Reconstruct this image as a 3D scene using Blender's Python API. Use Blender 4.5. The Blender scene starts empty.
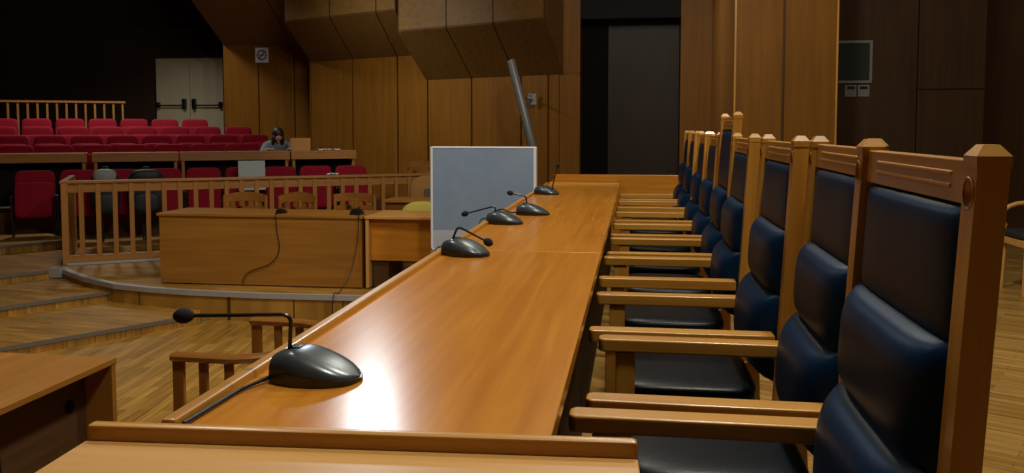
import bpy, bmesh, math, random
from mathutils import Vector, Matrix
random.seed(7)
S = bpy.context.scene
COL = S.collection
R = math.radians

# ------------------------------------------------------------------ materials
def _mat(name):
    m = bpy.data.materials.new(name); m.use_nodes = True
    nt = m.node_tree
    return m, nt, nt.nodes['Principled BSDF']

def lin(r, g, b):
    f = lambda c: (c/255/12.92) if c/255 <= .04045 else ((c/255+.055)/1.055)**2.4
    return (f(r), f(g), f(b), 1)

def wood(name, light, dark, axis='Y', rough=.38, scale=1.0, coat=0.0, bump=.04, spec=.5):
    m, nt, b = _mat(name)
    N = nt.nodes; L = nt.links
    tc = N.new('ShaderNodeTexCoord'); oi = N.new('ShaderNodeObjectInfo')
    add = N.new('ShaderNodeVectorMath'); add.operation = 'ADD'
    mul = N.new('ShaderNodeVectorMath'); mul.operation = 'SCALE'; mul.inputs['Scale'].default_value = 7
    comb = N.new('ShaderNodeCombineXYZ')
    for i in range(3): L.new(oi.outputs['Random'], comb.inputs[i])
    L.new(comb.outputs[0], mul.inputs[0]); L.new(tc.outputs['Object'], add.inputs[0]); L.new(mul.outputs[0], add.inputs[1])
    mp = N.new('ShaderNodeMapping')
    s = {'X': (1.2, 26, 26), 'Y': (26, 1.2, 26), 'Z': (26, 26, 1.2)}[axis]
    mp.inputs['Scale'].default_value = [v*scale for v in s]
    L.new(add.outputs[0], mp.inputs[0])
    n1 = N.new('ShaderNodeTexNoise'); n1.inputs['Scale'].default_value = 1.0; n1.inputs['Detail'].default_value = 5; n1.inputs['Distortion'].default_value = .6
    L.new(mp.outputs[0], n1.inputs['Vector'])
    n2 = N.new('ShaderNodeTexNoise'); n2.inputs['Scale'].default_value = 1.6; n2.inputs['Detail'].default_value = 2
    L.new(add.outputs[0], n2.inputs['Vector'])
    mx = N.new('ShaderNodeMath'); mx.operation = 'MULTIPLY_ADD'; mx.inputs[1].default_value = .7
    sc2 = N.new('ShaderNodeMath'); sc2.operation = 'MULTIPLY'; sc2.inputs[1].default_value = .3
    L.new(n2.outputs['Fac'], sc2.inputs[0]); L.new(n1.outputs['Fac'], mx.inputs[0]); L.new(sc2.outputs[0], mx.inputs[2])
    r = N.new('ShaderNodeValToRGB'); r.color_ramp.elements[0].position = .3; r.color_ramp.elements[1].position = .7
    r.color_ramp.elements[0].color = lin(*dark); r.color_ramp.elements[1].color = lin(*light)
    L.new(mx.outputs[0], r.inputs[0]); L.new(r.outputs[0], b.inputs['Base Color'])
    b.inputs['Roughness'].default_value = rough
    b.inputs['Coat Weight'].default_value = coat; b.inputs['Coat Roughness'].default_value = .18
    b.inputs['Specular IOR Level'].default_value = spec
    bp = N.new('ShaderNodeBump'); bp.inputs['Strength'].default_value = bump; bp.inputs['Distance'].default_value = .004
    L.new(n1.outputs['Fac'], bp.inputs['Height']); L.new(bp.outputs[0], b.inputs['Normal'])
    return m

def plain(name, col, rough=.5, metal=0, noise=0.0, nscale=60, bump=0, spec=.5, coat=0):
    m, nt, b = _mat(name); N = nt.nodes; L = nt.links
    tc = N.new('ShaderNodeTexCoord')
    n = N.new('ShaderNodeTexNoise'); n.inputs['Scale'].default_value = nscale; n.inputs['Detail'].default_value = 3
    L.new(tc.outputs['Object'], n.inputs['Vector'])
    r = N.new('ShaderNodeValToRGB')
    c = lin(*col)
    r.color_ramp.elements[0].color = [v*(1-noise) for v in c[:3]]+[1]
    r.color_ramp.elements[1].color = [min(1, v*(1+noise)) for v in c[:3]]+[1]
    L.new(n.outputs['Fac'], r.inputs[0]); L.new(r.outputs[0], b.inputs['Base Color'])
    b.inputs['Roughness'].default_value = rough; b.inputs['Metallic'].default_value = metal
    b.inputs['Specular IOR Level'].default_value = spec
    b.inputs['Coat Weight'].default_value = coat
    if bump:
        bp = N.new('ShaderNodeBump'); bp.inputs['Strength'].default_value = bump; bp.inputs['Distance'].default_value = .003
        L.new(n.outputs['Fac'], bp.inputs['Height']); L.new(bp.outputs[0], b.inputs['Normal'])
    return m

def parquet(name, c1, c2, mortar, rot=0, rough=.35):
    m, nt, b = _mat(name); N = nt.nodes; L = nt.links
    tc = N.new('ShaderNodeTexCoord'); mp = N.new('ShaderNodeMapping'); mp.inputs['Rotation'].default_value = (0, 0, rot)
    L.new(tc.outputs['Object'], mp.inputs[0])
    br = N.new('ShaderNodeTexBrick'); br.inputs['Scale'].default_value = 1
    br.inputs['Brick Width'].default_value = .45; br.inputs['Row Height'].default_value = .07
    br.inputs['Mortar Size'].default_value = .0012; br.inputs['Bias'].default_value = 0
    br.inputs['Color1'].default_value = lin(*c1); br.inputs['Color2'].default_value = lin(*c2); br.inputs['Mortar'].default_value = lin(*mortar)
    L.new(mp.outputs[0], br.inputs['Vector'])
    mp2 = N.new('ShaderNodeMapping'); mp2.inputs['Scale'].default_value = (2, 40, 2); L.new(mp.outputs[0], mp2.inputs[0])
    n = N.new('ShaderNodeTexNoise'); n.inputs['Scale'].default_value = 1; n.inputs['Detail'].default_value = 4; L.new(mp2.outputs[0], n.inputs['Vector'])
    r = N.new('ShaderNodeValToRGB'); r.color_ramp.elements[0].color = (.62, .62, .62, 1); r.color_ramp.elements[1].color = (1.25, 1.25, 1.25, 1)
    r.color_ramp.elements[0].position = .3; r.color_ramp.elements[1].position = .7
    L.new(n.outputs['Fac'], r.inputs[0])
    mx = N.new('ShaderNodeMix'); mx.data_type = 'RGBA'; mx.blend_type = 'MULTIPLY'; mx.inputs[0].default_value = 1
    L.new(br.outputs['Color'], mx.inputs[6]); L.new(r.outputs[0], mx.inputs[7]); L.new(mx.outputs[2], b.inputs['Base Color'])
    b.inputs['Roughness'].default_value = rough
    return m

OAK_L, OAK_D = (200, 146, 58), (164, 112, 36)
M = {}
for ax in 'XYZ':
    M['oak'+ax] = wood('oak_'+ax, OAK_L, OAK_D, ax, .34, coat=.25)
    M['desk'+ax] = wood('desk_oak_'+ax, (200, 134, 44), (172, 106, 30), ax, .22, coat=.0, bump=.02, spec=.4)
    M['veneer'+ax] = wood('veneer_'+ax, (168, 116, 44), (140, 90, 29), ax, .45, bump=.02)
    M['panel'+ax] = wood('wall_panel_'+ax, (132, 88, 26), (108, 69, 17), ax, .5, scale=.7, bump=.02, spec=.15)
    M['walnut'+ax] = wood('dark_panel_'+ax, (92, 64, 38), (74, 50, 28), ax, .55, scale=.7, bump=.02, spec=.25)
    M['chairwood'+ax] = wood('chair_oak_'+ax, (162, 108, 46), (126, 78, 30), ax, .28, coat=.4)
    M['rail'+ax] = wood('rail_oak_'+ax, (176, 122, 58), (148, 98, 42), ax, .42)
    M['pale'+ax] = wood('pale_oak_'+ax, (206, 158, 88), (180, 130, 64), ax, .4)
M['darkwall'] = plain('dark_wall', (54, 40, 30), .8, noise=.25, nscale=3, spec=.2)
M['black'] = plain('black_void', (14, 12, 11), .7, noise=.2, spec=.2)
M['groove'] = plain('groove_black', (16, 11, 7), .8, spec=.1)
M['ceiling'] = plain('ceiling_paint', (110, 96, 80), .9, noise=.05, nscale=4)
M['leather'] = plain('navy_leather', (9, 33, 58), .40, noise=.12, nscale=90, bump=.12, spec=.16)
M['leather'].node_tree.nodes['Principled BSDF'].inputs['Specular Tint'].default_value = (.45, .75, 1, 1)  # tints highlights blue, putting the overhead light's bluish cast into the leather
M['seatleather'] = plain('dark_leather', (13, 20, 25), .33, noise=.12, nscale=90, bump=.12, spec=.12)
M['red'] = plain('red_upholstery', (138, 12, 36), .8, noise=.18, nscale=120, bump=.1, spec=.2)
M['blackplastic'] = plain('black_plastic', (22, 23, 25), .3, noise=.1, spec=.6)
M['greyplastic'] = plain('grey_plastic', (74, 84, 88), .28, noise=.05, metal=.35, spec=.6)
M['foam'] = plain('black_foam', (18, 18, 20), .9, noise=.3, nscale=300, bump=.4)
M['cable'] = plain('black_cable', (14, 14, 15), .5)
M['nosing'] = plain('grey_metal_nosing', (176, 176, 174), .4, metal=.3, noise=.1, nscale=30)
M['nosingdark'] = plain('dull_metal_nosing', (112, 106, 92), .5, metal=.2, noise=.1, nscale=30)
M['screenfab'] = plain('grey_blue_sheet', (128, 148, 172), .6, noise=.14, nscale=9)
M['screenrim'] = plain('white_rim', (222, 228, 232), .5, noise=.05)
M['screenlow'] = plain('pale_band', (176, 184, 196), .55, noise=.12, nscale=12)
M['doorpaint'] = plain('cream_door_paint', (196, 186, 158), .5, noise=.06, nscale=8)
M['white'] = plain('white_board', (226, 226, 224), .6, noise=.04)
M['paleboard'] = plain('pale_board', (176, 188, 186), .6, noise=.06)
M['steel'] = plain('grey_steel', (150, 152, 154), .35, metal=.7, noise=.05)
M['tubegrey'] = plain('grey_tube_paint', (128, 132, 132), .4, noise=.06, metal=.2)
M['grille'] = plain('grille_cloth', (52, 60, 54), .8, noise=.3, nscale=200)
M['switch'] = plain('switch_plastic', (150, 150, 142), .4)
M['indicator'] = plain('dark_switch', (30, 32, 52), .3)
M['carton'] = plain('carton', (176, 128, 66), .7, noise=.08, nscale=20)
M['yellow'] = plain('olive_yellow_cloth', (190, 178, 74), .8, noise=.1, nscale=80)
M['tan'] = plain('tan_cloth', (160, 116, 60), .8, noise=.1, nscale=80)
M['bag'] = plain('dark_bag_cloth', (30, 34, 34), .6, noise=.3, nscale=25, bump=.2)
M['baggrey'] = plain('grey_bag_cloth', (140, 146, 148), .6, noise=.2, nscale=20)
M['skin'] = plain('skin', (196, 144, 116), .5, noise=.05)
M['hair'] = plain('dark_hair', (34, 24, 20), .5, noise=.3, nscale=60)
M['jacket'] = plain('grey_jacket', (120, 132, 142), .8, noise=.2, nscale=14)
M['trouser'] = plain('dark_trousers', (34, 38, 48), .8, noise=.15)
M['sign'] = plain('sign_white', (222, 220, 226), .5)
M['signblack'] = plain('sign_black', (20, 20, 24), .5)
M['exitglass'] = plain('unlit_sign_glass', (70, 78, 72), .3)
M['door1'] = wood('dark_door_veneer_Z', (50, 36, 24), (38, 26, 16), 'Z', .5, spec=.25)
M['floor'] = parquet('parquet_pit', (172, 130, 58), (140, 102, 38), (84, 58, 22), rot=R(90-6))
M['floor2'] = parquet('parquet_stage', (176, 130, 56), (146, 106, 38), (80, 54, 20), rot=R(8))
M['floor3'] = parquet('parquet_dais', (178, 140, 74), (150, 112, 52), (90, 64, 30), rot=R(30))
M['riser'] = wood('riser_wood', (150, 98, 42), (120, 74, 28), 'X', .45)

# ------------------------------------------------------------------ mesh helpers
class MB:
    def __init__(s): s.bm = bmesh.new(); s.bev = False
    def _add(s, verts, faces, mtx=None, bev=0, seg=2):
        t = bmesh.new()
        vs = [t.verts.new(v) for v in verts]
        for f in faces: t.faces.new([vs[i] for i in f])
        bmesh.ops.recalc_face_normals(t, faces=t.faces)
        if bev: s.bev = True
        if bev: bmesh.ops.bevel(t, geom=list(t.edges), offset=bev, segments=seg, affect='EDGES', profile=.5)
        if mtx is not None: t.transform(mtx)
        me = bpy.data.meshes.new('tmp'); t.to_mesh(me); t.free()
        s.bm.from_mesh(me); bpy.data.meshes.remove(me)
        return s
    def box(s, x0, x1, y0, y1, z0, z1, bev=0, mtx=None, seg=2):
        v = [(x, y, z) for x in (x0, x1) for y in (y0, y1) for z in (z0, z1)]
        f = [(0,1,3,2), (4,6,7,5), (0,4,5,1), (2,3,7,6), (0,2,6,4), (1,5,7,3)]
        return s._add(v, f, mtx, bev, seg)
    def prism(s, poly, a, b, axis='z', bev=0, mtx=None):
        n = len(poly)
        mk = {'z': lambda p, h: (p[0], p[1], h), 'y': lambda p, h: (p[0], h, p[1]), 'x': lambda p, h: (h, p[0], p[1])}[axis]
        v = [mk(p, a) for p in poly]+[mk(p, b) for p in poly]
        f = [tuple(range(n)), tuple(range(2*n-1, n-1, -1))]+[(i, (i+1) % n, n+(i+1) % n, n+i) for i in range(n)]
        return s._add(v, f, mtx, bev)
    def hexa(s, v8, bev=0):   # corners: bottom 4 (ccw), top 4
        f = [(0,1,2,3), (7,6,5,4), (0,4,5,1), (1,5,6,2), (2,6,7,3), (3,7,4,0)]
        return s._add(v8, f, None, bev)
    def tube(s, pts, r, n=10, caps=True):
        P = [Vector(p) for p in pts]; rr = r if isinstance(r, (list, tuple)) else [r]*len(P)
        rings = []; prev = None
        for i, p in enumerate(P):
            d = (P[min(i+1, len(P)-1)]-P[max(i-1, 0)]).normalized()
            if prev is None:
                a = d.orthogonal().normalized()
            else:
                a = (prev-d*prev.dot(d)).normalized()
            prev = a; c = d.cross(a)
            rings.append([p+(a*math.cos(t)+c*math.sin(t))*rr[i] for t in [2*math.pi*k/n for k in range(n)]])
        v = [q for ring in rings for q in ring]; f = []
        for i in range(len(P)-1):
            for k in range(n): f.append((i*n+k, i*n+(k+1) % n, (i+1)*n+(k+1) % n, (i+1)*n+k))
        if caps: f += [tuple(range(n-1, -1, -1)), tuple((len(P)-1)*n+k for k in range(n))]
        return s._add(v, f)
    def sweep(s, pts, w, h, bev=0):   # rectangle swept along a horizontal path
        P = [Vector(p) for p in pts]; v = []; f = []
        for i, p in enumerate(P):
            d = (P[min(i+1, len(P)-1)]-P[max(i-1, 0)]); d.z = 0; d.normalize(); sd = Vector((-d.y, d.x, 0))
            c = h*.28; e = w*.14
            for a, b in ((-w/2+e, -h/2), (w/2-e, -h/2), (w/2, -h/2+c), (w/2, h/2-c), (w/2-e, h/2), (-w/2+e, h/2), (-w/2, h/2-c), (-w/2, -h/2+c)):
                v.append(p+sd*a+Vector((0, 0, b)))
        n = 8
        for i in range(len(P)-1):
            for k in range(n): f.append((i*n+k, i*n+(k+1) % n, (i+1)*n+(k+1) % n, (i+1)*n+k))
        f += [tuple(range(n-1, -1, -1)), tuple((len(P)-1)*n+k for k in range(n))]
        return s._add(v, f)
    def grid(s, fn, nu, nv, closed_u=False):
        v = [fn(i/(nu if closed_u else nu-1), j/(nv-1)) for i in range(nu) for j in range(nv)]
        f = []
        for i in range(nu if closed_u else nu-1):
            for j in range(nv-1):
                a = i*nv+j; b = ((i+1) % nu)*nv+j
                f.append((a, b, b+1, a+1))
        return s._add(v, f)
    def sphere(s, c, rx, ry=None, rz=None, mtx=None, n=14):
        ry = ry or rx; rz = rz or rx
        t = bmesh.new(); bmesh.ops.create_uvsphere(t, u_segments=n, v_segments=max(6, n*2//3), radius=1)
        m4 = Matrix.Translation(c) @ (mtx or Matrix()) @ Matrix.Diagonal((rx, ry, rz, 1))
        t.transform(m4); me = bpy.data.meshes.new('tmp'); t.to_mesh(me); t.free(); s.bm.from_mesh(me); bpy.data.meshes.remove(me)
        return s
    def build(s, name, mat, parent=None, smooth=True, angle=40):
        me = bpy.data.meshes.new(name)
        bmesh.ops.recalc_face_normals(s.bm, faces=s.bm.faces)
        s.bm.to_mesh(me); s.bm.free()
        me.materials.append(mat)
        if smooth:
            for p in me.polygons: p.use_smooth = True
            me.set_sharp_from_angle(angle=R(angle))
        o = bpy.data.objects.new(name, me); COL.objects.link(o)
        if parent: o.parent = parent
        if s.bev and smooth:
            wn = o.modifiers.new('normals', 'WEIGHTED_NORMAL'); wn.weight = 100; wn.keep_sharp = True
        return o

def rbox(x0, x1, y0, y1, z0, z1, p=4.0, n=10):
    """grid function set of a superellipsoid-like pad"""
    cx, cy, cz = (x0+x1)/2, (y0+y1)/2, (z0+z1)/2; a, b, c = (x1-x0)/2, (y1-y0)/2, (z1-z0)/2
    def sg(t, e): return math.copysign(abs(t)**e, t)
    e = 2.0/p
    def fn(u, v):
        th = u*2*math.pi; ph = (v-.5)*math.pi
        return (cx+a*sg(math.cos(ph), e)*sg(math.cos(th), e), cy+b*sg(math.cos(ph), e)*sg(math.sin(th), e), cz+c*sg(math.sin(ph), e))
    return fn
def pad(mb, x0, x1, y0, y1, z0, z1, p=5, nu=40, nv=21): mb.grid(rbox(x0, x1, y0, y1, z0, z1, p), nu, nv, True); return mb

def tag(o, label, cat, group=None):
    o['label'] = label; o['category'] = cat
    if group: o['group'] = group
    return o
def thing(name, label, cat, loc=(0, 0, 0), rz=0, group=None):
    o = bpy.data.objects.new(name, None); COL.objects.link(o); o.empty_display_size = .1
    o.location = loc; o.rotation_euler = (0, 0, rz)
    return tag(o, label, cat, group)
def struct(o): o['kind'] = 'structure'; return o
KIDS = {}
def copy_tree(o, parent=None):
    c = o.copy(); COL.objects.link(c)
    if parent: c.parent = parent
    for ch in [x for x in COL.objects if x.parent == o]: copy_tree(ch, c)
    return c
ORD = ['nearest', 'second', 'third', 'fourth', 'fifth', 'sixth', 'seventh', 'eighth', 'ninth']

# ------------------------------------------------------------------ camera
cam = bpy.data.cameras.new('camera'); co = bpy.data.objects.new('camera', cam); COL.objects.link(co)
FPX = 850.0; PITCH = R(3.5)
PSI = math.atan((635-512)/FPX*math.cos(PITCH))
cam.sensor_width = 36; cam.lens = FPX/1024*36; cam.shift_y = -.0552; cam.clip_start = .02
co.location = (0, 0, 1.26); co.rotation_euler = (math.pi/2-PITCH, 0, PSI)
S.camera = co

# ------------------------------------------------------------------ setting
U = Vector((.856, .517, 0)); Nn = Vector((-.517, .856, 0)); R0 = Vector((-6.0, 8.22, 0)); RZ = math.atan2(.517, .856)
def A(s, t, z=0): v = R0+Nn*s+U*t; return (v.x, v.y, z)

PIT = -.44
struct(MB().box(-14, 4.7, -4, 17, PIT-.1, PIT).build('floor', M['floor']))
struct(MB().prism([(-.745, -3.9), (4.65, -3.9), (4.65, 12.28), (-.745, 12.28)], PIT, 0).build('floor_dais', M['floor3']))
PLAT = [(-8.1, 4.6), (-5.87, 7.96), (-5.3, 7.52), (-4.78, 7.22), (-4.4, 7.11), (-3.96, 7.03), (-3.24, 6.98), (-2.2, 7.0), (-.75, 7.05), (-.75, 16.9), (-13.9, 16.9), (-13.9, 4.6)]
struct(MB().prism(PLAT, PIT, -.2).build('floor_platform', M['floor2']))
struct(MB().prism([(-6.3, 3.1), (-3.72, 6.82), (-3.9, 7.2), (-6, 9), (-9, 4)], PIT, -.36).build('floor_lower_step', M['floor2']))
struct(MB().prism([(-7.2, 3.57), (-4.7, 7.57), (-6, 8.4), (-9, 4.4)], PIT, -.28).build('floor_middle_step', M['floor2']))
struct(MB().prism([(-8.4, 7.1), (-6.75, 9.45), (-9, 11), (-13, 9)], -.2, -.1).build('floor_aisle_step', M['floor2']))
def strip(k, pts, w, z, h=.012, drop=.03):
    m = MB()
    for (a, b) in zip(pts[:-1], pts[1:]):
        a = Vector((*a, 0)); b = Vector((*b, 0)); d = (b-a).normalized(); n = Vector((-d.y, d.x, 0))
        if k > 0: n = -n
        e = [a-n*.006, b-n*.006, b+n*w, a+n*w]
        m.hexa([(p.x, p.y, z) for p in e]+[(p.x, p.y, z+h) for p in e])
        e2 = [a-n*.012, b-n*.012, b, a]
        m.hexa([(p.x, p.y, z-drop) for p in e2]+[(p.x, p.y, z+h) for p in e2])
    return m
struct(strip(-1, PLAT[1:9], .055, -.2).build('trim_1', M['nosing'], smooth=False))
struct(strip(-1, [(-8.1, 4.6), (-5.87, 7.96)], .022, -.2, .008, .02).build('trim_2', M['nosingdark'], smooth=False))
struct(strip(-1, [(-7.2, 3.57), (-4.86, 7.31)], .022, -.28, .008, .02).build('trim_3', M['nosingdark'], smooth=False))
struct(strip(-1, [(-6.3, 3.1), (-3.8, 6.71)], .022, -.36, .008, .02).build('trim_4', M['nosingdark'], smooth=False))
struct(strip(-1, [(-6.45, 3.1), (-3.72, 7.0)], .02, PIT, .005, 0).build('trim_5', M['nosingdark'], smooth=False))
struct(MB().box(-5.93, -5.8, 7.86, 7.99, -.27, -.17, .005).build('trim_6', M['nosing']))
struct(strip(-1, [(-8.4, 7.1), (-6.75, 9.45)], .03, -.1, .008, .02).build('trim_7', M['nosingdark'], smooth=False))
# grandstand tiers behind the press desks
for nm, s0, s1, z in (('floor_tier_a', 2.45, 8.6, .17), ('floor_tier_b', 4.15, 8.6, .31), ('floor_tier_c', 4.95, 8.6, .44), ('floor_tier_d', 5.75, 8.6, .57), ('floor_tier_e', 6.6, 8.6, .66)):
    a = A(s0, -6.5); b = A(s0, 4.3 if s0 < 4 else (2.9 if s0 < 6 else 2.6)); c = A(s1, 2.0); d = A(s1, -6.5)
    struct(MB().prism([a[:2], b[:2], c[:2], d[:2]], -.2, z).build(nm, M['walnutX']))

CZ = 5.2
struct(MB().box(-14.2, 5, -4.2, 17.4, CZ, CZ+.1).build('ceiling', M['ceiling']))
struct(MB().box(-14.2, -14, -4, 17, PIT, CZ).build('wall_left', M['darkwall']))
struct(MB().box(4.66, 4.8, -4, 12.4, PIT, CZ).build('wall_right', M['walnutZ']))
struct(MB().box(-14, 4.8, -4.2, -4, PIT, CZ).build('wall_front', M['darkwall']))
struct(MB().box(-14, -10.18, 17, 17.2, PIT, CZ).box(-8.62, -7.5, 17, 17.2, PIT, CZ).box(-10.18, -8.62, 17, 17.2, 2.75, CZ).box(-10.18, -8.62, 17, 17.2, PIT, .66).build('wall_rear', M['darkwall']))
def panelled(x0, x1, y, z0, z1, joints, th=.03, g=.008):
    m = MB(); xs = [x0]+joints+[x1]
    for a, b in zip(xs[:-1], xs[1:]): m.box(a+g, b-g, y, y+th, z0, z1, .004)
    return m
# panelled wall left of the corner
struct(panelled(-7.76, -5.5, 15.3, PIT, CZ, [-7.05, -6.34], .04, .01).build('wall_back_left', M['panelZ']))
struct(MB().box(-7.74, -5.5, 15.34, 15.5, PIT, CZ).build('wall_back_left_core', M['groove']))
struct(MB().box(-7.76, -7.72, 15.34, 17, PIT, CZ).build('wall_rear_return', M['panelZ']))
# main back wall, turned a little towards the public
WM = Matrix(((.891, .454, 0, -1.08), (-.454, .891, 0, 12.30), (0, 0, 1, 0), (0, 0, 0, 1)))
m = panelled(-5.28, 0, 0, PIT, CZ, [-4.219, -3.167, -2.512, -1.614, -.68, -.2], .05, .016); m.bm.transform(WM)
struct(m.build('wall_back', M['panelZ']))
struct(MB().box(-5.28, -.03, .05, .3, PIT, CZ, 0, WM).build('wall_back_core', M['groove']))
struct(MB().box(-5.30, -5.28, 0, 1.2, PIT, CZ, 0, WM).build('wall_return', M['panelZ']))
M['bulk'] = wood('bulkhead_wood', (122, 90, 44), (100, 71, 31), 'Y', .5, scale=.7, bump=.02, spec=.3)
# sloping acoustic bulkheads under the ceiling
def bulkhead(nm, xj, skew, zf, zw, g=.010):
    def P(x, off, z): v = WM @ Vector((x+skew*off, -off, z)); return (v.x, v.y, v.z)
    m = MB()
    for a, b in zip(xj[:-1], xj[1:]):
        a += g; b -= g
        for (o0, z0, o1, z1, t) in ((1.0, zf, 1.0, CZ, None), (1.0, zf, 0.0, zw, .03)):
            if t is None:
                m.hexa([P(a, 1.0, zf), P(b, 1.0, zf), P(b, .97, zf+.02), P(a, .97, zf+.02), P(a, 1.0, CZ), P(b, 1.0, CZ), P(b, .97, CZ), P(a, .97, CZ)])
            else:
                m.hexa([P(a, 1.0, zf), P(b, 1.0, zf), P(b, 0, zw), P(a, 0, zw), P(a, 1.0, zf+t), P(b, 1.0, zf+t), P(b, 0, zw+t), P(a, 0, zw+t)])
    x0, x1 = xj[0], xj[-1]
    for xe, e in ((x0+g, .02), (x1-g, -.02)):
        m.hexa([P(xe, 1.0, zf+.01), P(xe+e, 1.0, zf+.01), P(xe+e, .0, zw+.01), P(xe, 0, zw+.01), P(xe, 1.0, CZ), P(xe+e, 1.0, CZ), P(xe+e, 0, CZ), P(xe, 0, CZ)])
    struct(m.build(nm, M['bulk'], smooth=False))
    m = MB()
    m.hexa([P(x0+.04, .95, zf+.07), P(x1-.04, .95, zf+.07), P(x1-.04, .02, zw+.07), P(x0+.04, .02, zw+.07), P(x0+.04, .95, CZ-.01), P(x1-.04, .95, CZ-.01), P(x1-.04, .02, CZ-.01), P(x0+.04, .02, CZ-.01)])
    struct(m.build(nm+'_core', M['groove']))
bulkhead('wall_bulkhead_left', [-5.27, -4.19, -3.17, -2.76], .5, 3.01, 2.44)
bulkhead('wall_bulkhead_right', [-2.55, -1.61, -.78, .07], .32, 2.685, 2.03)
m = MB()
for a, b in ((-7.74, -6.36), (-6.35, -5.5)):
    m.prism([(15.3, 2.82), (13.7, 3.75), (13.7, 3.79), (15.3, 2.86)], a+.01, b-.01, 'x')
struct(m.box(-7.74, -5.55, 13.7, 13.75, 3.75, CZ).build('wall_bulkhead_corner', M['bulk']))
# doorway
struct(MB().box(-1.08, -.79, 12.3, 13, PIT, 2.03).box(-1.08, -.79, 12.3, 13, 2.05, CZ).box(-1.07, -.8, 12.31, 13, 2.0, 2.1).build('wall_door_post', M['panelZ']))
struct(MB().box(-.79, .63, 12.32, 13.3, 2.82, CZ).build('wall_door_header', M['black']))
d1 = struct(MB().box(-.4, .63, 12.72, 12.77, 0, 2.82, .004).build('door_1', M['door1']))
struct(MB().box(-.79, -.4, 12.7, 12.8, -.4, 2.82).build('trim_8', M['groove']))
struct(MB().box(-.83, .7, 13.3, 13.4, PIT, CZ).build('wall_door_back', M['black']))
struct(MB().box(.63, 1.06, 12.3, 12.6, 0, CZ).build('wall_strip', M['panelZ']))
# pillar block right of the doorway
m = MB()
for a, b in ((1.075, 1.56), (1.585, 2.11)): m.box(a, b, 9.5, 9.54, 0, CZ, .004)
struct(m.build('wall_pillar_front', M['pillar'] if 'pillar' in M else M['panelZ']))
m = MB()
for a, b in ((9.54, 10.9), (10.915, 12.29)): m.box(1.06, 1.09, a, b, 0, CZ, .004)
struct(m.build('wall_pillar_side', M['railZ']))  # lighter wood than the front, standing in for light from the left
struct(MB().box(1.09, 2.10, 9.54, 12.3, 0, CZ).build('wall_pillar_core', M['walnutZ']))
struct(MB().box(1.055, 1.075, 9.495, 9.54, 0, CZ).box(2.11, 2.13, 9.495, 9.6, 0, CZ).build('trim_9', M['oakZ']))
m = MB().box(2.10, 3.79, 12.3, 12.34, 0, CZ, .004).box(3.805, 4.66, 12.3, 12.34, 0, 1.78, .004).box(3.805, 4.66, 12.3, 12.34, 1.79, CZ, .004)
struct(m.build('wall_right_back', M['walnutZ']))
struct(MB().box(2.10, 4.66, 12.34, 12.5, 0, CZ).build('wall_right_back_core', M['groove']))

# double door with panic bars
dd = struct(MB().box(-10.16, -9.40, 17.02, 17.08, .66, 2.74, .006).box(-9.39, -8.64, 17.02, 17.08, .66, 2.74, .006).build('door_2', M['doorpaint']))
for x0, x1, bx in ((-10.1, -9.5, -9.5), (-9.28, -8.68, -9.28)):
    MB().tube([(x0, 16.95, 1.74), (x1, 16.95, 1.74)], .016).box(bx-.035, bx+.035, 16.93, 17.03, 1.66, 1.88, .01).box((x0 if bx != x0 else x1)-.03, (x0 if bx != x0 else x1)+.03, 16.93, 17.03, 1.69, 1.81, .01).build('door_handle', M['blackplastic'], dd)

# ------------------------------------------------------------------ judges' bench
bench = thing('judges_bench', 'long amber oak judges bench top running away from the camera', 'desk', (-.45, 1.3, 0))
def W(mb, root):   # world coordinates -> root local
    mb.bm.transform(Matrix.Translation(-Vector(root.location))); return mb
for y0, y1 in ((1.30, 3.40), (3.403, 7.52)):
    W(MB().box(-.752, -.13, y0, y1, .725, .76, .004), bench).build('desktop', M['deskY'], bench)
W(MB().box(-.78, -.75, 1.29, 7.53, .715, .777, .008), bench).build('edge_bead', M['oakY'], bench)
W(MB().box(-.75, -.13, 7.52, 7.55, .715, .777, .006), bench).build('end_bead', M['oakX'], bench)
W(MB().box(-.77, -.745, 1.3, 7.53, PIT+.002, .715), bench).build('front_panel', M['veneerZ'], bench)
for y in (1.33, 3.29, 5.39, 7.49):
    W(MB().box(-.744, -.22, y-.015, y+.015, .002, .724), bench).build('support_panel', M['veneerZ'], bench)
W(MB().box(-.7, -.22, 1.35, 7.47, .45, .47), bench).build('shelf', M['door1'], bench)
W(MB().box(-.219, -.20, 1.346, 7.474, .03, .724), bench).build('bench_shade_panel', M['door1'], bench)  # added panel, dark like the shelf to give the under-bench shade

near = thing('end_desk', 'near end desk with raised rounded back lip, crossing the bottom of the picture', 'desk', (-.43, 1.25, 0), R(3.2))
MB().box(-.44, .44, -.62, -.0, .725, .76, .004).build('desktop', M['palenear'] if 'palenear' in M else M['paleX'], near)
MB().box(-.44, .44, 0, .026, .70, .785, .008).build('back_lip', M['oakX'], near)
MB().box(-.43, -.40, -.6, -.002, .002, .724).build('side_panel', M['veneerZ'], near)
MB().box(.40, .43, -.6, -.002, .002, .724).build('side_panel', M['veneerZ'], near)
MB().box(-.398, .398, -.03, -.004, .05, .70).build('modesty_panel', M['veneerX'], near)

farc = thing('end_desk', 'far end desk closing the long bench, with its broad panel facing the chairs', 'desk', (-.2, 7.9, 0))
W(MB().box(-.77, -.15, 7.56, 8.28, .735, .768, .004), farc).build('desktop', M['deskX'], farc)
W(MB().box(-.78, .44, 8.285, 8.32, .002, .808, .006), farc).build('back_panel', M['deskX'], farc)
W(MB().box(-.77, -.74, 7.58, 8.28, .002, .735), farc).build('side_panel', M['veneerZ'], farc)

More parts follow.
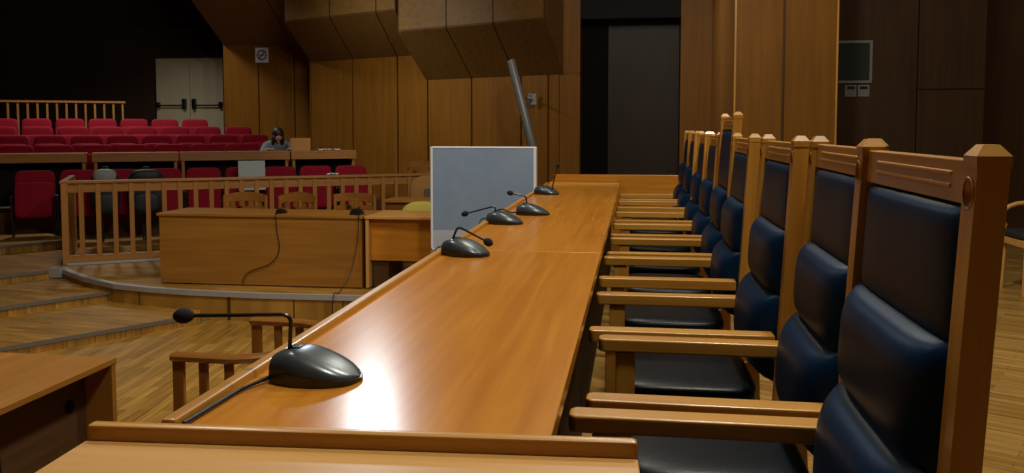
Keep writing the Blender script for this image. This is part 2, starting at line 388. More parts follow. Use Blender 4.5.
# ------------------------------------------------------------------ high back chairs
def back_x(z): return .262+(z-.45)*.055        # front face of the posts
def make_chair(top, label, cx=.145):
    root = thing('high_back_chair', label, 'chair', group='high-backed leather chairs along the bench')
    HW = .306
    for sg in (-1, 1):
        y0, y1 = (HW-.044, HW) if sg > 0 else (-HW, -HW+.044)
        m = MB(); D = .041
        zs = [0, .3, .45, top-.03]
        xs = [.30, .268, .262, back_x(top-.03)]
        for i in range(3):
            a, b = xs[i], xs[i+1]
            m.hexa([(a, y0, zs[i]), (a+D, y0, zs[i]), (a+D, y1, zs[i]), (a, y1, zs[i]), (b, y0, zs[i+1]), (b+D, y0, zs[i+1]), (b+D, y1, zs[i+1]), (b, y1, zs[i+1])])
        bmesh.ops.remove_doubles(m.bm, verts=m.bm.verts, dist=1e-5)
        post = m.build('post', M['oakZ'], root, smooth=False)
        x = back_x(top-.03); c = .010; o = .0015
        m = MB()
        m.hexa([(x-o, y0-o, top-.031), (x+D+o, y0-o, top-.031), (x+D+o, y1+o, top-.031), (x-o, y1+o, top-.031), (x-o, y0-o, top-.015), (x+D+o, y0-o, top-.015), (x+D+o, y1+o, top-.015), (x-o, y1+o, top-.015)])
        m.hexa([(x-o, y0-o, top-.015), (x+D+o, y0-o, top-.015), (x+D+o, y1+o, top-.015), (x-o, y1+o, top-.015), (x+c, y0+c, top), (x+D-c, y0+c, top), (x+D-c, y1-c, top), (x+c, y1-c, top)])
        m.build('post_cap', M['oakX'], post, smooth=False)
        # dished round recess cut into the front face, with a thin ring round it
        yc = (y0+y1)/2; zc = top-.066; xf = back_x(zc)
        bt = bmesh.new(); bmesh.ops.create_uvsphere(bt, u_segments=32, v_segments=20, radius=1)
        bt.transform(Matrix.Translation((xf-.011, yc, zc)) @ Matrix.Diagonal((.022, .0195, .0235, 1)))
        cme = bpy.data.meshes.new('cutter'); bt.to_mesh(cme); bt.free(); co_ = bpy.data.objects.new('cutter', cme); COL.objects.link(co_)
        md = post.modifiers.new('cut', 'BOOLEAN'); md.operation = 'DIFFERENCE'; md.object = co_; md.solver = 'EXACT'
        dg = bpy.context.evaluated_depsgraph_get(); dg.update()
        nm_ = bpy.data.meshes.new_from_object(post.evaluated_get(dg)); post.modifiers.clear(); post.data = nm_
        for p_ in nm_.polygons: p_.use_smooth = True
        nm_.set_sharp_from_angle(angle=R(30))
        bpy.data.objects.remove(co_)
        m = MB()
        m.grid(lambda u, v: (xf-.0008+.0012*math.sin(v*2*math.pi), yc+(.0175+.0016*math.cos(v*2*math.pi))*math.cos(u*2*math.pi), zc+1.2*(.0175+.0016*math.cos(v*2*math.pi))*math.sin(u*2*math.pi)), 28, 7, True)
        m.build('recess_ring', M['railZ'], post)
        # arm
        ya, yb = (HW-.062, HW) if sg > 0 else (-HW, -HW+.062)
        m = MB(); L0 = -.275
        pl = [(L0+.012, ya), (.262, ya+(.0)), (.262, yb), (L0+.012, yb), (L0, yb-.012), (L0, ya+.012)]
        arm = m.prism(pl, .622, .66, 'z', .006).build('armrest', M['oakX'], root)
        ys = (ya+yb)/2
        MB().hexa([(-.222, ys-.02, .0), (-.178, ys-.02, .0), (-.178, ys+.02, .0), (-.222, ys+.02, .0), (-.226, ys-.022, .62), (-.17, ys-.022, .62), (-.17, ys+.022, .62), (-.226, ys+.022, .62)], .004).build('front_leg', M['oakZ'], root)
        MB().box(-.176, .268, ys-.012, ys+.012, .36, .425, .004).build('side_rail', M['oakX'], root)
        MB().box(-.18, .275, ys-.01, ys+.01, .14, .17, .004).build('stretcher', M['oakX'], root)
    MB().box(-.205, -.18, -HW+.05, HW-.05, .36, .425, .004).build('front_rail', M['oakY'], root)
    # crest rail with two long grooves
    zt, zb = top-.022, top-.084
    m = MB(); xa = lambda z: back_x(z)+.010
    m.hexa([(xa(zb), -HW+.044, zb), (xa(zb)+.03, -HW+.044, zb), (xa(zb)+.03, HW-.044, zb), (xa(zb), HW-.044, zb), (xa(zt), -HW+.044, zt), (xa(zt)+.03, -HW+.044, zt), (xa(zt)+.03, HW-.044, zt), (xa(zt), HW-.044, zt)], .003)
    cr = m.build('crest_rail', M['oakY'], root)
    for zc in (top-.043, top-.061):
        m = MB()
        x = xa(zc)
        m.box(x-.003, x+.004, -.19, .19, zc-.0035, zc+.0035, .0025).build('moulding', M['oakY'], cr)
    # upholstered back in three cushions
    hw = HW-.05
    def cushion(z0, z1, b, name, q):
        def fn(u, v):
            yy = (u*2-1); zz = (v*2-1)
            f = max(0, 1-abs(yy)**5)**.5*max(0, 1-abs(zz)**q)**.5
            z = z0+(z1-z0)*v
            return (back_x(z)+.022-b*f-.012*f, yy*hw, z)
        m = MB().grid(fn, 28, 22)
        def fb(u, v):
            z = z0+(z1-z0)*v; return (back_x(z)+.03, (u*2-1)*hw, z)
        # closed back
        m.grid(fb, 2, 2)
        m.build(name, M['leather'], root, angle=80)
    zm = .955
    cushion(zm-.01, zb+.0, .012, 'upper_cushion', 8)
    cushion(.752, zm+.005, .052, 'middle_cushion', 4)
    cushion(.50, .775, .085, 'lower_cushion', 3.5)
    MB().hexa([(back_x(.5)+.03, -hw, .5), (back_x(.5)+.045, -hw, .5), (back_x(.5)+.045, hw, .5), (back_x(.5)+.03, hw, .5), (back_x(zb)+.03, -hw, zb), (back_x(zb)+.045, -hw, zb), (back_x(zb)+.045, hw, zb), (back_x(zb)+.03, hw, zb)]).build('back_board', M['chairwoodZ'], root)
    m = MB(); pad(m, -.205, .238, -HW+.064, HW-.064, .40, .482, 5.5)
    m.build('seat_cushion', M['seatleather'], root, angle=80)
    return root
CH = [(1.497, .142, 0), (2.152, .174, -.6), (2.806, .142, .4), (3.69, .136, 0), (4.385, .146, 0), (5.09, .143, 0), (5.845, .14, 0), (6.78, .14, 0), (7.53, .14, 0)]
chair_labels = ['nearest navy leather high-back chair, at the right edge of the picture', 'second navy leather high-back chair from the camera along the bench', 'third navy leather high-back chair from the camera along the bench',
 'fourth navy leather high-back chair, just in front of the tallest chair', 'tallest high-back chair of the row, its posts rising above the others',
 'sixth high-back chair from the camera, just beyond the tallest chair', 'seventh high-back chair from the camera along the bench', 'eighth high-back chair from the camera, last but one of the row', 'farthest high-back chair of the row, beside the far end desk']
proto = make_chair(1.237, chair_labels[0])
for i, (y, x, rz) in enumerate(CH):
    if i == 0: c = proto
    elif i == 4: c = make_chair(1.335, chair_labels[4])
    else: c = copy_tree(proto)
    c['label'] = chair_labels[i]; c.location = (x, y, 0.001); c.rotation_euler = (0, 0, R(rz))

# ------------------------------------------------------------------ conference microphones
def make_mic(label, loc, rz, neck, foam, group, size=1.0, cable=None, dark=False):
    root = thing('desk_microphone', label, 'microphone', loc, rz, group)
    Lh, Wd, H = .182*size, .070*size, .064*size
    def hw(u): return Wd*(.72+.28*math.sin(min(1, u/.45)*math.pi/2))*math.sqrt(max(0, 1-max(0, (u-.35)/.65)**2.6)) if u < 1 else 0.0
    def hh(u): return H*(.80+.2*math.sin(min(1, u/.3)*math.pi/2))*(1-max(0, (u-.25)/.75)**1.5*.86)
    def fn(u, v):
        a = v*math.pi; x = -Lh/2+Lh*u
        e = .55
        cy = math.copysign(abs(math.cos(a))**e, math.cos(a)); sz = abs(math.sin(a))**.6
        return (x, max(hw(u), .0005)*cy, .004+hh(u)*sz*.96)
    m = MB().grid(fn, 26, 19)
    m._add([fn(0, j/18) for j in range(19)], [tuple(range(19))])
    base = m.build('shell', M['blackplastic' if dark else 'greyplastic'], root, angle=60)
    def fs(u, v):
        x = -Lh/2*1.03+Lh*1.03*u; s = (v*2-1); z = .0 if v in (0, 1) else .0
        return (x, max(hw(u)*1.05, .0008)*s, 0.0005)
    m = MB()
    def skirt(u, v):
        uu = u*2 if u <= .5 else 2-u*2; sg = 1 if u <= .5 else -1
        x = -Lh/2*1.04+Lh*1.04*uu; w = max(hw(min(uu, .999)), .001)*1.06
        return (x, sg*w, .001+v*(.3*hh(uu)+.004))
    m.grid(skirt, 52, 2, True)
    m._add([skirt(k/52, 1) for k in range(52)], [tuple(range(52))])
    m.build('base', M['blackplastic'], root)
    MB().box(-Lh*.36, -Lh*.22, -.012*size, .012*size, hh(.18)*.9, hh(.18)+.006, .003).build('button', M['blackplastic'], root)
    P = [Vector(p) for p in neck]
    # rounded polyline
    pts = [P[0]]
    for i in range(1, len(P)-1):
        a, b, c = P[i-1], P[i], P[i+1]
        r = min(.02, (a-b).length*.45, (c-b).length*.45)
        s, e = b+(a-b).normalized()*r, b+(c-b).normalized()*r
        for k in range(6):
            t = k/5; pts.append((1-t)**2*s+2*t*(1-t)*b+t*t*e)
    pts.append(P[-1])
    MB().tube(pts, .0045*size, 8).build('gooseneck', M['blackplastic'], root)
    d = (P[-1]-P[-2]).normalized(); q = d.to_track_quat('X', 'Z').to_matrix().to_4x4()
    MB().sphere(P[-1]+d*.012, foam*1.35, foam, foam, q).build('windscreen', M['foam'], root)
    if cable: MB().tube(cable, .0042, 8).build('cable', M['cable'], root)
    return root
g = 'conference microphones on the judges bench'
ZB = .7605
def smooth_path(pts, n=5):
    P = [Vector(p) for p in pts]; out = []
    for i in range(len(P)-1):
        p0, p1, p2, p3 = P[max(i-1, 0)], P[i], P[i+1], P[min(i+2, len(P)-1)]
        for k in range(n):
            t = k/n; out.append(.5*((2*p1)+(-p0+p2)*t+(2*p0-5*p1+4*p2-p3)*t*t+(-p0+3*p1-3*p2+p3)*t**3))
    out.append(P[-1]); return out
def rel(pts, loc, rz):
    mi = (Matrix.Translation(loc) @ Matrix.Rotation(rz, 4, 'Z')).inverted()
    return [mi @ Vector(p) for p in pts]
mics = [
 ((-.62, 1.60, ZB), -6, [(-.682, 1.60, .81), (-.677, 1.60, .888), (-.872, 1.56, .888)], .0155, 'nearest desk microphone on the bench, its gooseneck stretched out to the left',
   smooth_path([(-.70, 1.58, .772), (-.733, 1.50, .766), (-.738, 1.42, .766), (-.742, 1.33, .766), (-.742, 1.30, .767)])),
 ((-.65, 3.27, ZB), -24, [(-.718, 3.27, .80), (-.688, 3.27, .873), (-.568, 3.22, .824)], .016, 'second bench microphone from the camera, its head bent down to the right',
   smooth_path([(-.735, 3.31, .776), (-.765, 3.34, .784), (-.79, 3.29, .77), (-.80, 3.21, .70)])),
 ((-.665, 4.38, ZB), -14, [(-.715, 4.38, .80), (-.722, 4.38, .852), (-.865, 4.35, .815)], .015, 'third bench microphone, gooseneck drooping left in front of the grey board',
   smooth_path([(-.75, 4.40, .775), (-.78, 4.41, .784), (-.80, 4.36, .77), (-.80, 4.30, .70)])),
 ((-.575, 4.86, ZB), -10, [(-.617, 4.86, .80), (-.617, 4.86, .864), (-.70, 4.86, .881)], .015, 'fourth bench microphone, with a short neck turned left at the board edge',
   smooth_path([(-.66, 4.86, .775), (-.71, 4.88, .768), (-.76, 4.90, .784), (-.80, 4.90, .77), (-.80, 4.86, .70)])),
 ((-.65, 6.38, ZB), -30, [(-.612, 6.36, .80), (-.607, 6.36, .84), (-.572, 6.36, .968)], .013, 'farthest bench microphone, its thin neck rising straight up', None),
]
for loc, rz, neck, fm, lab, cab in mics:
    make_mic(lab, loc, R(rz), rel(neck, loc, R(rz)), fm, g, .94 if loc[1] < 2 else 1.0, rel(cab, loc, R(rz)) if cab else None)

# ------------------------------------------------------------------ grey board on a small table in front of the bench
tb = thing('side_table', 'small wooden table carrying the grey-blue board, before the bench', 'table', (-1.222, 6.83, PIT))
MB().box(-.43, .425, -.09, .14, .665, .695, .004).build('tabletop', M['veneerX'], tb)
for sx in (-.40, .35):
    for sy in (-.07, .08): MB().box(sx, sx+.04, sy, sy+.04, .001, .665, .003).build('leg', M['veneerZ'], tb)
bd = thing('display_board', 'big grey-blue board with white rim standing behind the microphones', 'board', (-1.222, 6.82, PIT+.696))
w2 = .436; hB = .852
m = MB().box(-w2, -w2+.022, -.03, .06, .01, hB, .009).box(w2-.022, w2, -.03, .06, .01, hB, .009).box(-w2, w2, -.03, .06, hB-.014, hB, .006).box(-w2+.01, w2-.01, -.03, .06, 0, .016, .006)
m.build('rim', M['screenrim'], bd)
MB().box(-w2+.018, w2-.018, -.026, .056, .165, hB-.012).build('upper_sheet', M['screenfab'], bd)
MB().box(-w2+.018, w2-.018, -.027, .057, .012, .166).build('lower_band', M['screenlow'], bd)

# ------------------------------------------------------------------ clerk's desk at lower left
cd = thing('office_desk', 'low wood desk at the lower left, its open knee side in shadow', 'desk', (-2.145, 3.245, PIT))
MB().box(-.72, .0, -1.6, .0, .715, .74, .003).build('desktop', M['veneerY'], cd)
MB().box(-.70, -.004, -.032, -.004, .001, .715, .002).build('end_panel', M['veneerZ'], cd)
MB().box(-.70, -.004, -1.596, -1.57, .001, .715, .002).build('end_panel', M['veneerZ'], cd)
m = MB().box(-.15, -.125, -1.57, -.034, .12, .714); mod = m.build('modesty_panel', M['walnutY'], cd)
MB().tube([(-.1255, -.14, .567), (-.121, -.14, .567)], .028, 20).build('cable_hole', M['black'], mod)
MB().tube(smooth_path([(-.02, -.70, .741), (.006, -.70, .735), (.012, -.70, .62), (.004, -.67, .45), (-.02, -.6, .25), (-.05, -.55, .01)]), .006, 8).build('cable', M['cable'], cd)

# ------------------------------------------------------------------ barrel chairs
def make_barrel(label, loc, rz, rail_h=.74, group=None, name='barrel_chair', w=.29, cat='armchair'):
    root = thing(name, label, cat, loc, rz, group)
    path = []
    for k in range(5): path.append((-.24+.24*k/5, -w, rail_h))
    for k in range(17):
        a = -math.pi/2+math.pi*k/16; path.append((.28*math.cos(a), w*math.sin(a), rail_h))
    for k in range(1, 6): path.append((-.24*k/5, w, rail_h))
    MB().sweep(path, .062, .032).build('arm_rail', M['chairwoodX'], root)
    P = [Vector(p) for p in path]
    # slats at even distance along the rail
    ds = [0]
    for a, b in zip(P[:-1], P[1:]): ds.append(ds[-1]+(b-a).length)
    tot = ds[-1]; n = 13
    for k in range(n):
        d = .025+(tot-.05)*k/(n-1); i = max(j for j in range(len(ds)) if ds[j] <= d+1e-9); i = min(i, len(P)-2)
        p = P[i].lerp(P[i+1], (d-ds[i])/(ds[i+1]-ds[i])); t = (P[i+1]-P[i]).normalized()
        mt = Matrix.Translation((p.x, p.y, 0)) @ Matrix.Rotation(math.atan2(t.y, t.x), 4, 'Z')
        ww = .026 if k in (0, n-1) else .019
        MB().box(-ww, ww, -.011, .011, .452, rail_h-.015, .003, mt).build('slat', M['chairwoodZ'], root)
    hoop = [(p.x, p.y, rail_h-.11) for p in P[7:20]]
    MB().sweep(hoop, .018, .05).build('back_band', M['chairwoodX'], root)
    m = MB(); poly = [(-.25, -w-.02), (.0, -w-.02)]+[((.30)*math.cos(a), (w+.02)*math.sin(a)) for a in [-math.pi/2+math.pi*k/12 for k in range(1, 12)]]+[(0, w+.02), (-.25, w+.02)]
    m.prism(poly, .415, .453, 'z', .006).build('seat', M['chairwoodX'], root)
    for sx, sy in ((-.21, -w+.03), (-.21, w-.03), (.17, -w+.08), (.17, w-.08)):
        MB().tube([(sx*1.12, sy*1.06, .001), (sx, sy, .416)], [.016, .022], 10).build('leg', M['chairwoodZ'], root)
    return root
make_barrel('curved wooden armchair facing the lower-left desk, half hidden by the bench', (-1.71, 3.71, PIT), R(-3), .715, None, 'barrel_chair', .345)
def make_slat_chair(label, loc, rz, group=None, arch=.03, h=.80, w=.225):
    root = thing('slatted_chair', label, 'chair', loc, rz, group)      # faces -y
    def cv(x): return .20-.05*(1-(x/w)**2)*-1 if False else .20+.045*(1-(x/w)**2)
    def bar(z0, z1, th, ar, nm):
        m = MB(); n = 9
        for i in range(n):
            xa, xb = -w+2*w*i/n, -w+2*w*(i+1)/n
            za, zb = ar*(1-(xa/w)**2), ar*(1-(xb/w)**2)
            m.hexa([(xa, cv(xa), z0+za*.5), (xb, cv(xb), z0+zb*.5), (xb, cv(xb)+th, z0+zb*.5), (xa, cv(xa)+th, z0+za*.5), (xa, cv(xa), z1+za), (xb, cv(xb), z1+zb), (xb, cv(xb)+th, z1+zb), (xa, cv(xa)+th, z1+za)])
        bmesh.ops.remove_doubles(m.bm, verts=m.bm.verts, dist=1e-5)
        return m.build(nm, M['chairwoodX'], root)
    bar(h-.075-arch, h-arch, .022, arch, 'crest_rail')
    bar(h-.155-arch, h-.115-arch, .02, 0, 'middle_rail')
    bar(.50, .54, .02, 0, 'lower_rail')
    for k in range(4):
        x = -w*.62+w*1.24*k/3
        MB().box(x-.027, x+.027, cv(x)+.003, cv(x)+.017, .50, h-.05-arch, .003).build('slat', M['chairwoodZ'], root)
    for sx in (-w+.012, w-.012):
        MB().tube([(sx, .20, .001), (sx, .20, .45), (sx, .215, h-.01-arch)], [.017, .02, .017], 10).build('back_post', M['chairwoodZ'], root)
        MB().tube([(sx*.95, -.2, .001), (sx*.95, -.19, .42)], [.015, .02], 10).build('front_leg', M['chairwoodZ'], root)
    MB().box(-w-.005, w+.005, -.22, .195, .415, .45, .008).build('seat', M['chairwoodX'], root)
    return root
gb = 'slatted chairs behind the far front desk'
def grp(x, y): return (x, y, -.199)
make_slat_chair('left one of the three slatted wooden chairs behind the front desk', grp(-3.95, 8.06), R(8), gb, .035, .80)
make_slat_chair('middle one of the three slatted wooden chairs behind the front desk', grp(-3.45, 8.10), R(-6), gb, .045, .80, .215)
make_slat_chair('right one of the three slatted wooden chairs behind the front desk', grp(-2.79, 8.06), R(4), gb, .012, .80, .215)
make_slat_chair('wooden slatted chair far beyond the railing, left of the grey board', (-2.96, 11.4, -.199), R(10), None, .02, 1.0, .2)
# ------------------------------------------------------------------ far front desk and pale desk
fd = thing('front_desk', 'wide brown panelled front desk on the platform, before three slatted chairs', 'desk', (-3.42, 7.39, -.2))
MB().box(-1.0, 1.0, -.04, .52, .642, .667, .004).build('desktop', M['veneerX'], fd)
MB().box(-.98, .98, -.025, .0, .014, .642).build('front_panel', M['veneerX'], fd)
for x in (-.98, .955): MB().box(x, x+.025, .002, .5, .014, .642).build('side_panel', M['panelZ'], fd)
pd = thing('office_desk', 'lighter pine desk with open knee space, right of the front desk', 'desk', (-1.88, 7.39, -.2))
MB().box(-.525, .62, -.04, .55, .642, .667, .004).build('desktop', M['paleX'], pd)
for x in (-.52, .58): MB().box(x, x+.03, -.03, .54, .014, .642, .002).build('side_panel', M['paleZ'], pd)
MB().box(-.488, .578, .02, .045, .26, .642).build('modesty_panel', M['deskX'], pd)
MB().box(-.488, -.33, .05, .5, .014, .258).build('pedestal', M['walnutZ'], pd)
# mic units on these desks
gm = 'microphones on the platform desks'
l1 = (-3.25, 7.50, .468)
make_mic('dark microphone unit on the front desk, between the first two slatted chairs', l1, R(90), [(-.03, 0, .03), (-.04, 0, .05), (.05, -.0, .055)], .010, gm, .66,
   rel(smooth_path([(-3.25, 7.44, .475), (-3.245, 7.355, .475), (-3.242, 7.338, .44), (-3.235, 7.352, .30), (-3.22, 7.355, .15), (-3.30, 7.354, .02), (-3.50, 7.354, -.06), (-3.57, 7.352, -.13), (-3.57, 7.352, -.18)]), l1, R(90)), True)
l2 = (-2.52, 7.50, .468)
make_mic('black microphone unit at the corner where the front desk meets the pine desk', l2, R(90), [(-.03, 0, .03), (-.04, 0, .05), (.05, -.0, .055)], .010, gm, .85,
   rel(smooth_path([(-2.50, 7.43, .475), (-2.46, 7.352, .478), (-2.455, 7.335, .44), (-2.47, 7.33, .2), (-2.50, 7.2, -.05), (-2.54, 7.05, -.17), (-2.56, 6.96, -.18), (-2.57, 6.94, -.42)]), l2, R(90)), True)
# second bench behind the pine desk
bb = thing('low_partition', 'low wooden desk front behind the pine desk, left of the board', 'desk', (-2.05, 8.85, -.2))
MB().box(-.62, .6, -.03, .4, .66, .69, .004).build('desktop', M['railX'], bb)
MB().box(-.6, .58, 0, .025, .001, .66).build('front_panel', M['panelX'], bb)
for x in (-.6, .555): MB().box(x, x+.025, .026, .38, .001, .66).build('side_panel', M['panelZ'], bb)
def make_roundback(label, loc, rz, cloth, h=.72, wood_m='paleZ'):
    root = thing('office_chair', label, 'chair', loc, rz)
    def fn(u, v):
        a = u*2*math.pi; e = .75; yy = math.copysign(abs(math.cos(a))**e, math.cos(a)); zz = math.copysign(abs(math.sin(a))**e, math.sin(a))
        r = math.sin(min(1, v)*math.pi)**.35 if v not in (0, 1) else 0
        x = .22+(v-.5)*.07+.05*(1-yy*yy*r*r)
        return (x, .23*yy*r, h-.19+.19*zz*r)
    MB().grid(fn, 32, 9, True).build('backrest', cloth, root, angle=80)
    m = MB(); pad(m, -.23, .22, -.23, .23, .40, .47, 5); m.build('seat', cloth, root, angle=80)
    MB().box(.2, .225, -.03, .03, .40, h-.15, .004).build('back_support', M['steel'], root)
    for sx in (-.19, .19):
        for sy in (-.19, .19): MB().tube([(sx*1.08, sy*1.08, .001), (sx, sy, .41)], .014, 10).build('leg', M['steel'], root)
    return root
make_roundback('olive yellow round-backed chair behind the pine desk', (-2.21, 8.30, -.199), R(82), M['yellow'], .70)
make_roundback('tan round-backed chair behind the railing, left of the board', (-2.42, 9.5, -.199), R(85), M['tan'], .90)
# chair at the right edge
rc = thing('side_chair', 'wooden chair with dark seat and looped arm at the right edge', 'chair', (3.10, 6.95, .001))
m = MB(); pad(m, -.25, .22, -.23, .23, .42, .475, 6); m.build('seat', M['bag'], rc, angle=80)
MB().box(-.245, .215, -.225, .225, .365, .42, .008).build('seat_frame', M['paleX'], rc)
for sy in (-.245, .245):
    MB().tube([(-.23, sy*.9, .40)]+[(-.04+.18*math.cos(a)*-1, sy, .56+.11*math.sin(a)) for a in [-.6+k*(math.pi+.4)/10 for k in range(11)]]+[(.22, sy*.9, .55)], .018, 10).build('arm_loop', M['paleX'], rc)
for sx in (-.21, .19):
    for sy in (-.19, .19): MB().tube([(sx*1.05, sy*1.05, 0), (sx, sy, .37)], .017, 10).build('leg', M['paleZ'], rc)
m = MB(); pad(m, .19, .23, -.22, .22, .58, .90, 6); m.build('backrest', M['bag'], rc, angle=80)
for sy in (-.2, .2): MB().tube([(.2, sy, .37), (.225, sy, .85)], .015, 10).build('back_post', M['paleZ'], rc)

# ------------------------------------------------------------------ railing in front of the public
rl = thing('wooden_railing', 'long oak balustrade in front of the public seats', 'railing', (R0.x, R0.y, -.2), RZ)
LEN = 4.55; TOP = .90
MB().box(-.03, LEN, -.045, .045, TOP-.03, TOP, .006).build('top_rail', M['railX'], rl)
MB().box(.04, LEN-.02, -.018, .018, TOP-.125, TOP-.03).build('apron', M['railX'], rl)
MB().box(.03, LEN-.02, -.03, .03, .03, .10, .004).build('bottom_rail', M['railX'], rl)
MB().box(-.02, .045, -.04, .04, .002, TOP-.03, .004).build('corner_post', M['railZ'], rl)
MB().box(LEN-.06, LEN, -.04, .04, .002, TOP-.03, .004).build('end_post', M['railZ'], rl)
MB().box(.02, LEN, -.085, -.045, .002, .028, .004).build('kerb_strip', M['nosing'], rl)
k = 0; t = .17
while t < LEN-.1:
    MB().box(t-.024, t+.024, -.03, .026, .10, TOP-.03, .003).build('baluster', M['railZ'], rl); t += .1645
MB().box(-.03, .03, .045, 1.2, TOP-.03, TOP, .006).build('return_top_rail', M['railY'], rl)
MB().box(-.018, .018, .04, 1.18, .03, TOP-.03, .003).build('return_panel', M['railZ'], rl)
MB().box(-.03, .03, 1.14, 1.2, .002, TOP-.03, .004).build('return_post', M['railZ'], rl)

# ------------------------------------------------------------------ public seats
def make_seat():
    root = thing('auditorium_seat', '', 'seat')
    mt = Matrix.Translation((0, 0, 0)) @ Matrix.Rotation(R(-9), 4, 'X')
    m = MB(); pad(m, -.225, .225, -.045, .045, .34, .90, 7, 36, 19); m.bm.transform(Matrix.Translation((0, .06, 0)) @ Matrix.Rotation(R(-8), 4, 'X'))
    m.build('backrest', M['red'], root, angle=80)
    m = MB(); pad(m, -.215, .215, -.045, .045, .33, .76, 7, 36, 19); m.bm.transform(Matrix.Translation((0, -.085, 0)) @ Matrix.Rotation(R(-10), 4, 'X'))
    m.build('seat_pan', M['red'], root, angle=80)
    for sx in (-.238, .238):
        m = MB().box(sx-.01, sx+.01, -.12, .10, .30, .58, .008).box(sx-.011, sx+.011, -.03, .09, 0, .32, .003).box(sx-.011, sx+.011, -.08, .12, 0, .02, .003)
        sf = m.build('side_frame', M['blackplastic'], root)
        MB().box(sx-.011, sx+.011, -.14, .1, .58, .60, .004).build('arm_pad', M['blackplastic'], sf)
    return root
seat0 = make_seat(); first = True
rows = [('front row behind the railing', 2.0, [-.5+.505*k for k in range(9)], -.199, .0, 'left end'),
        ('second row', 3.7, [-.92+.512*k for k in range(8)], .171, 0, ''),
        ('third row', 4.5, [-1.06+.503*k for k in range(8)], .311, 0, ''),
        ('fourth row', 5.3, [-1.33+.515*k for k in range(8)], .441, 0, ''),
        ('rear row by the upper rail', 6.1, [-1.41+.502*k for k in range(7)], .571, 0, '')]
O2 = ['first', 'second', 'third', 'fourth', 'fifth', 'sixth', 'seventh', 'eighth', 'ninth']
topz = {0: .72, 1: 1.015, 2: 1.155, 3: 1.285, 4: 1.42}
for ri, (nm, s, ts, z, _, _) in enumerate(rows):
    for k, t in enumerate(ts):
        c = seat0 if first else copy_tree(seat0); first = False
        c.location = A(s, t, z); c.rotation_euler = (0, 0, RZ)
        c.scale = (1, 1, (topz[ri]-z)/.895)
        if ri == 1 and k == len(ts)-1:      # the seat in use is folded down
            for ch in [x for x in COL.objects if x.parent == c and x.name.startswith('seat_pan')]:
                ch.matrix_local = Matrix.Translation((0, .02, .34)) @ Matrix.Rotation(R(80), 4, 'X') @ Matrix.Translation((0, -.02, -.34))
        pos = O2[k]+' red seat from the left' if k < len(ts)-1 else 'rightmost red seat'
        c['label'] = f'{pos} in the {nm}'; c['group'] = 'red auditorium seats'

# ------------------------------------------------------------------ press desks
pdl = ['press desk length at the far left, in front of the second red row', 'second press desk length from the left, behind the dark bags',
       'third press desk length from the left, the one before the seated person', 'rightmost press desk length, with a carton on it']
for lab, (t0, t1) in zip(pdl, ((-2.4, .05), (.115, 1.225), (1.245, 2.775), (2.80, 3.78))):
    r = thing('press_desk', lab, 'desk', A(2.9, t0, .171), RZ, 'press desks in front of the second row')
    L = t1-t0; h = .745
    MB().box(0, L, -.02, .30, h-.03, h, .004).build('desktop', M['railX'], r)
    MB().box(.0, L, -.02, .01, h-.125, h-.03, .002).build('apron', M['railX'], r)
    MB().box(.061, L-.061, .262, .28, .04, h-.03, .002).build('press_shade_panel', M['black'], r)  # added black panel in place of the shade beneath the desk
    for x in (0.02, L-.06): MB().box(x, x+.04, 0.012, .28, .001, h-.03, .003).build('support_panel', M['railZ'], r)
def on_desk(t, s=3.05): return A(s, t, .171+.7455)
x = thing('carton', 'upright tan carton standing on the rightmost press desk', 'box', on_desk(2.96, 3.05), RZ)
MB().box(-.14, .14, -.08, .08, .0, .19, .003).build('body', M['carton'], x)
MB().box(-.141, .141, -.081, -.002, .185, .192, .001).build('flap', M['carton'], x)
for (t, w, lab) in ((3.27, .07, 'small white crumpled paper on the right press desk beside the carton'), (3.46, .1, 'larger white crumpled paper at the right end of the press desk')):
    m = MB(); random.seed(int(t*100))
    m.grid(lambda u, v: ((u-.5)*2*w, (v-.5)*.16, .004+.022*random.random()), 7, 5)
    o = m.build('paper', M['white']); o.location = on_desk(t, 2.98); o.rotation_euler = (0, 0, RZ); tag(o, lab, 'paper')
    sm = o.modifiers.new('solid', 'SOLIDIFY'); sm.thickness = .003
# things on the front row
x = MB().box(-.175, .175, -.008, .008, 0, .40, .003).build('notice_board', M['paleboard']); x.location = A(1.835, 2.12, .418); x.rotation_euler = (R(-6), 0, RZ)
tag(x, 'pale blank board propped on the front row seats behind the railing', 'board')
def make_bag(label, loc, rz, w, h, cloth, topm):
    root = thing('backpack', label, 'bag', loc, rz)
    m = MB(); pad(m, -w, w, -.11, .11, 0, h, 3.2, 28, 17); m.build('body', cloth, root, angle=80)
    m = MB(); pad(m, -w*.8, w*.8, -.13, .02, h*.72, h*1.02, 2.6, 24, 13); m.build('top_flap', topm, root, angle=80)
    m = MB(); pad(m, -w*.7, w*.7, -.17, -.08, .03, h*.5, 3, 24, 13); m.build('pocket', cloth, root, angle=80)
    MB().tube([(-.04, .06, h*.93), (-.03, .06, h*1.06), (.03, .06, h*1.06), (.04, .06, h*.93)], .008, 8).build('loop', cloth, root)
    return root
make_bag('dark bag with pale grey top on the front row, left of the pair', A(1.62, .33, .17), RZ, .17, .57, M['bag'], M['baggrey'])
make_bag('dark green-black bag on the front row, right of the pale-topped bag', A(1.62, .80, .17), RZ, .23, .56, M['bag'], M['bag'])
m = MB(); random.seed(3)
m.grid(lambda u, v: ((u-.5)*.14, (v-.5)*.07, .003+.02*random.random()), 7, 5)
o = m.build('paper', M['white']); t_ = 2.85; o.location = A(0, t_, -.2+TOP+.002); o.rotation_euler = (0, 0, RZ); tag(o, 'small white crumpled paper lying on top of the long balustrade', 'paper')
o.modifiers.new('solid', 'SOLIDIFY').thickness = .003

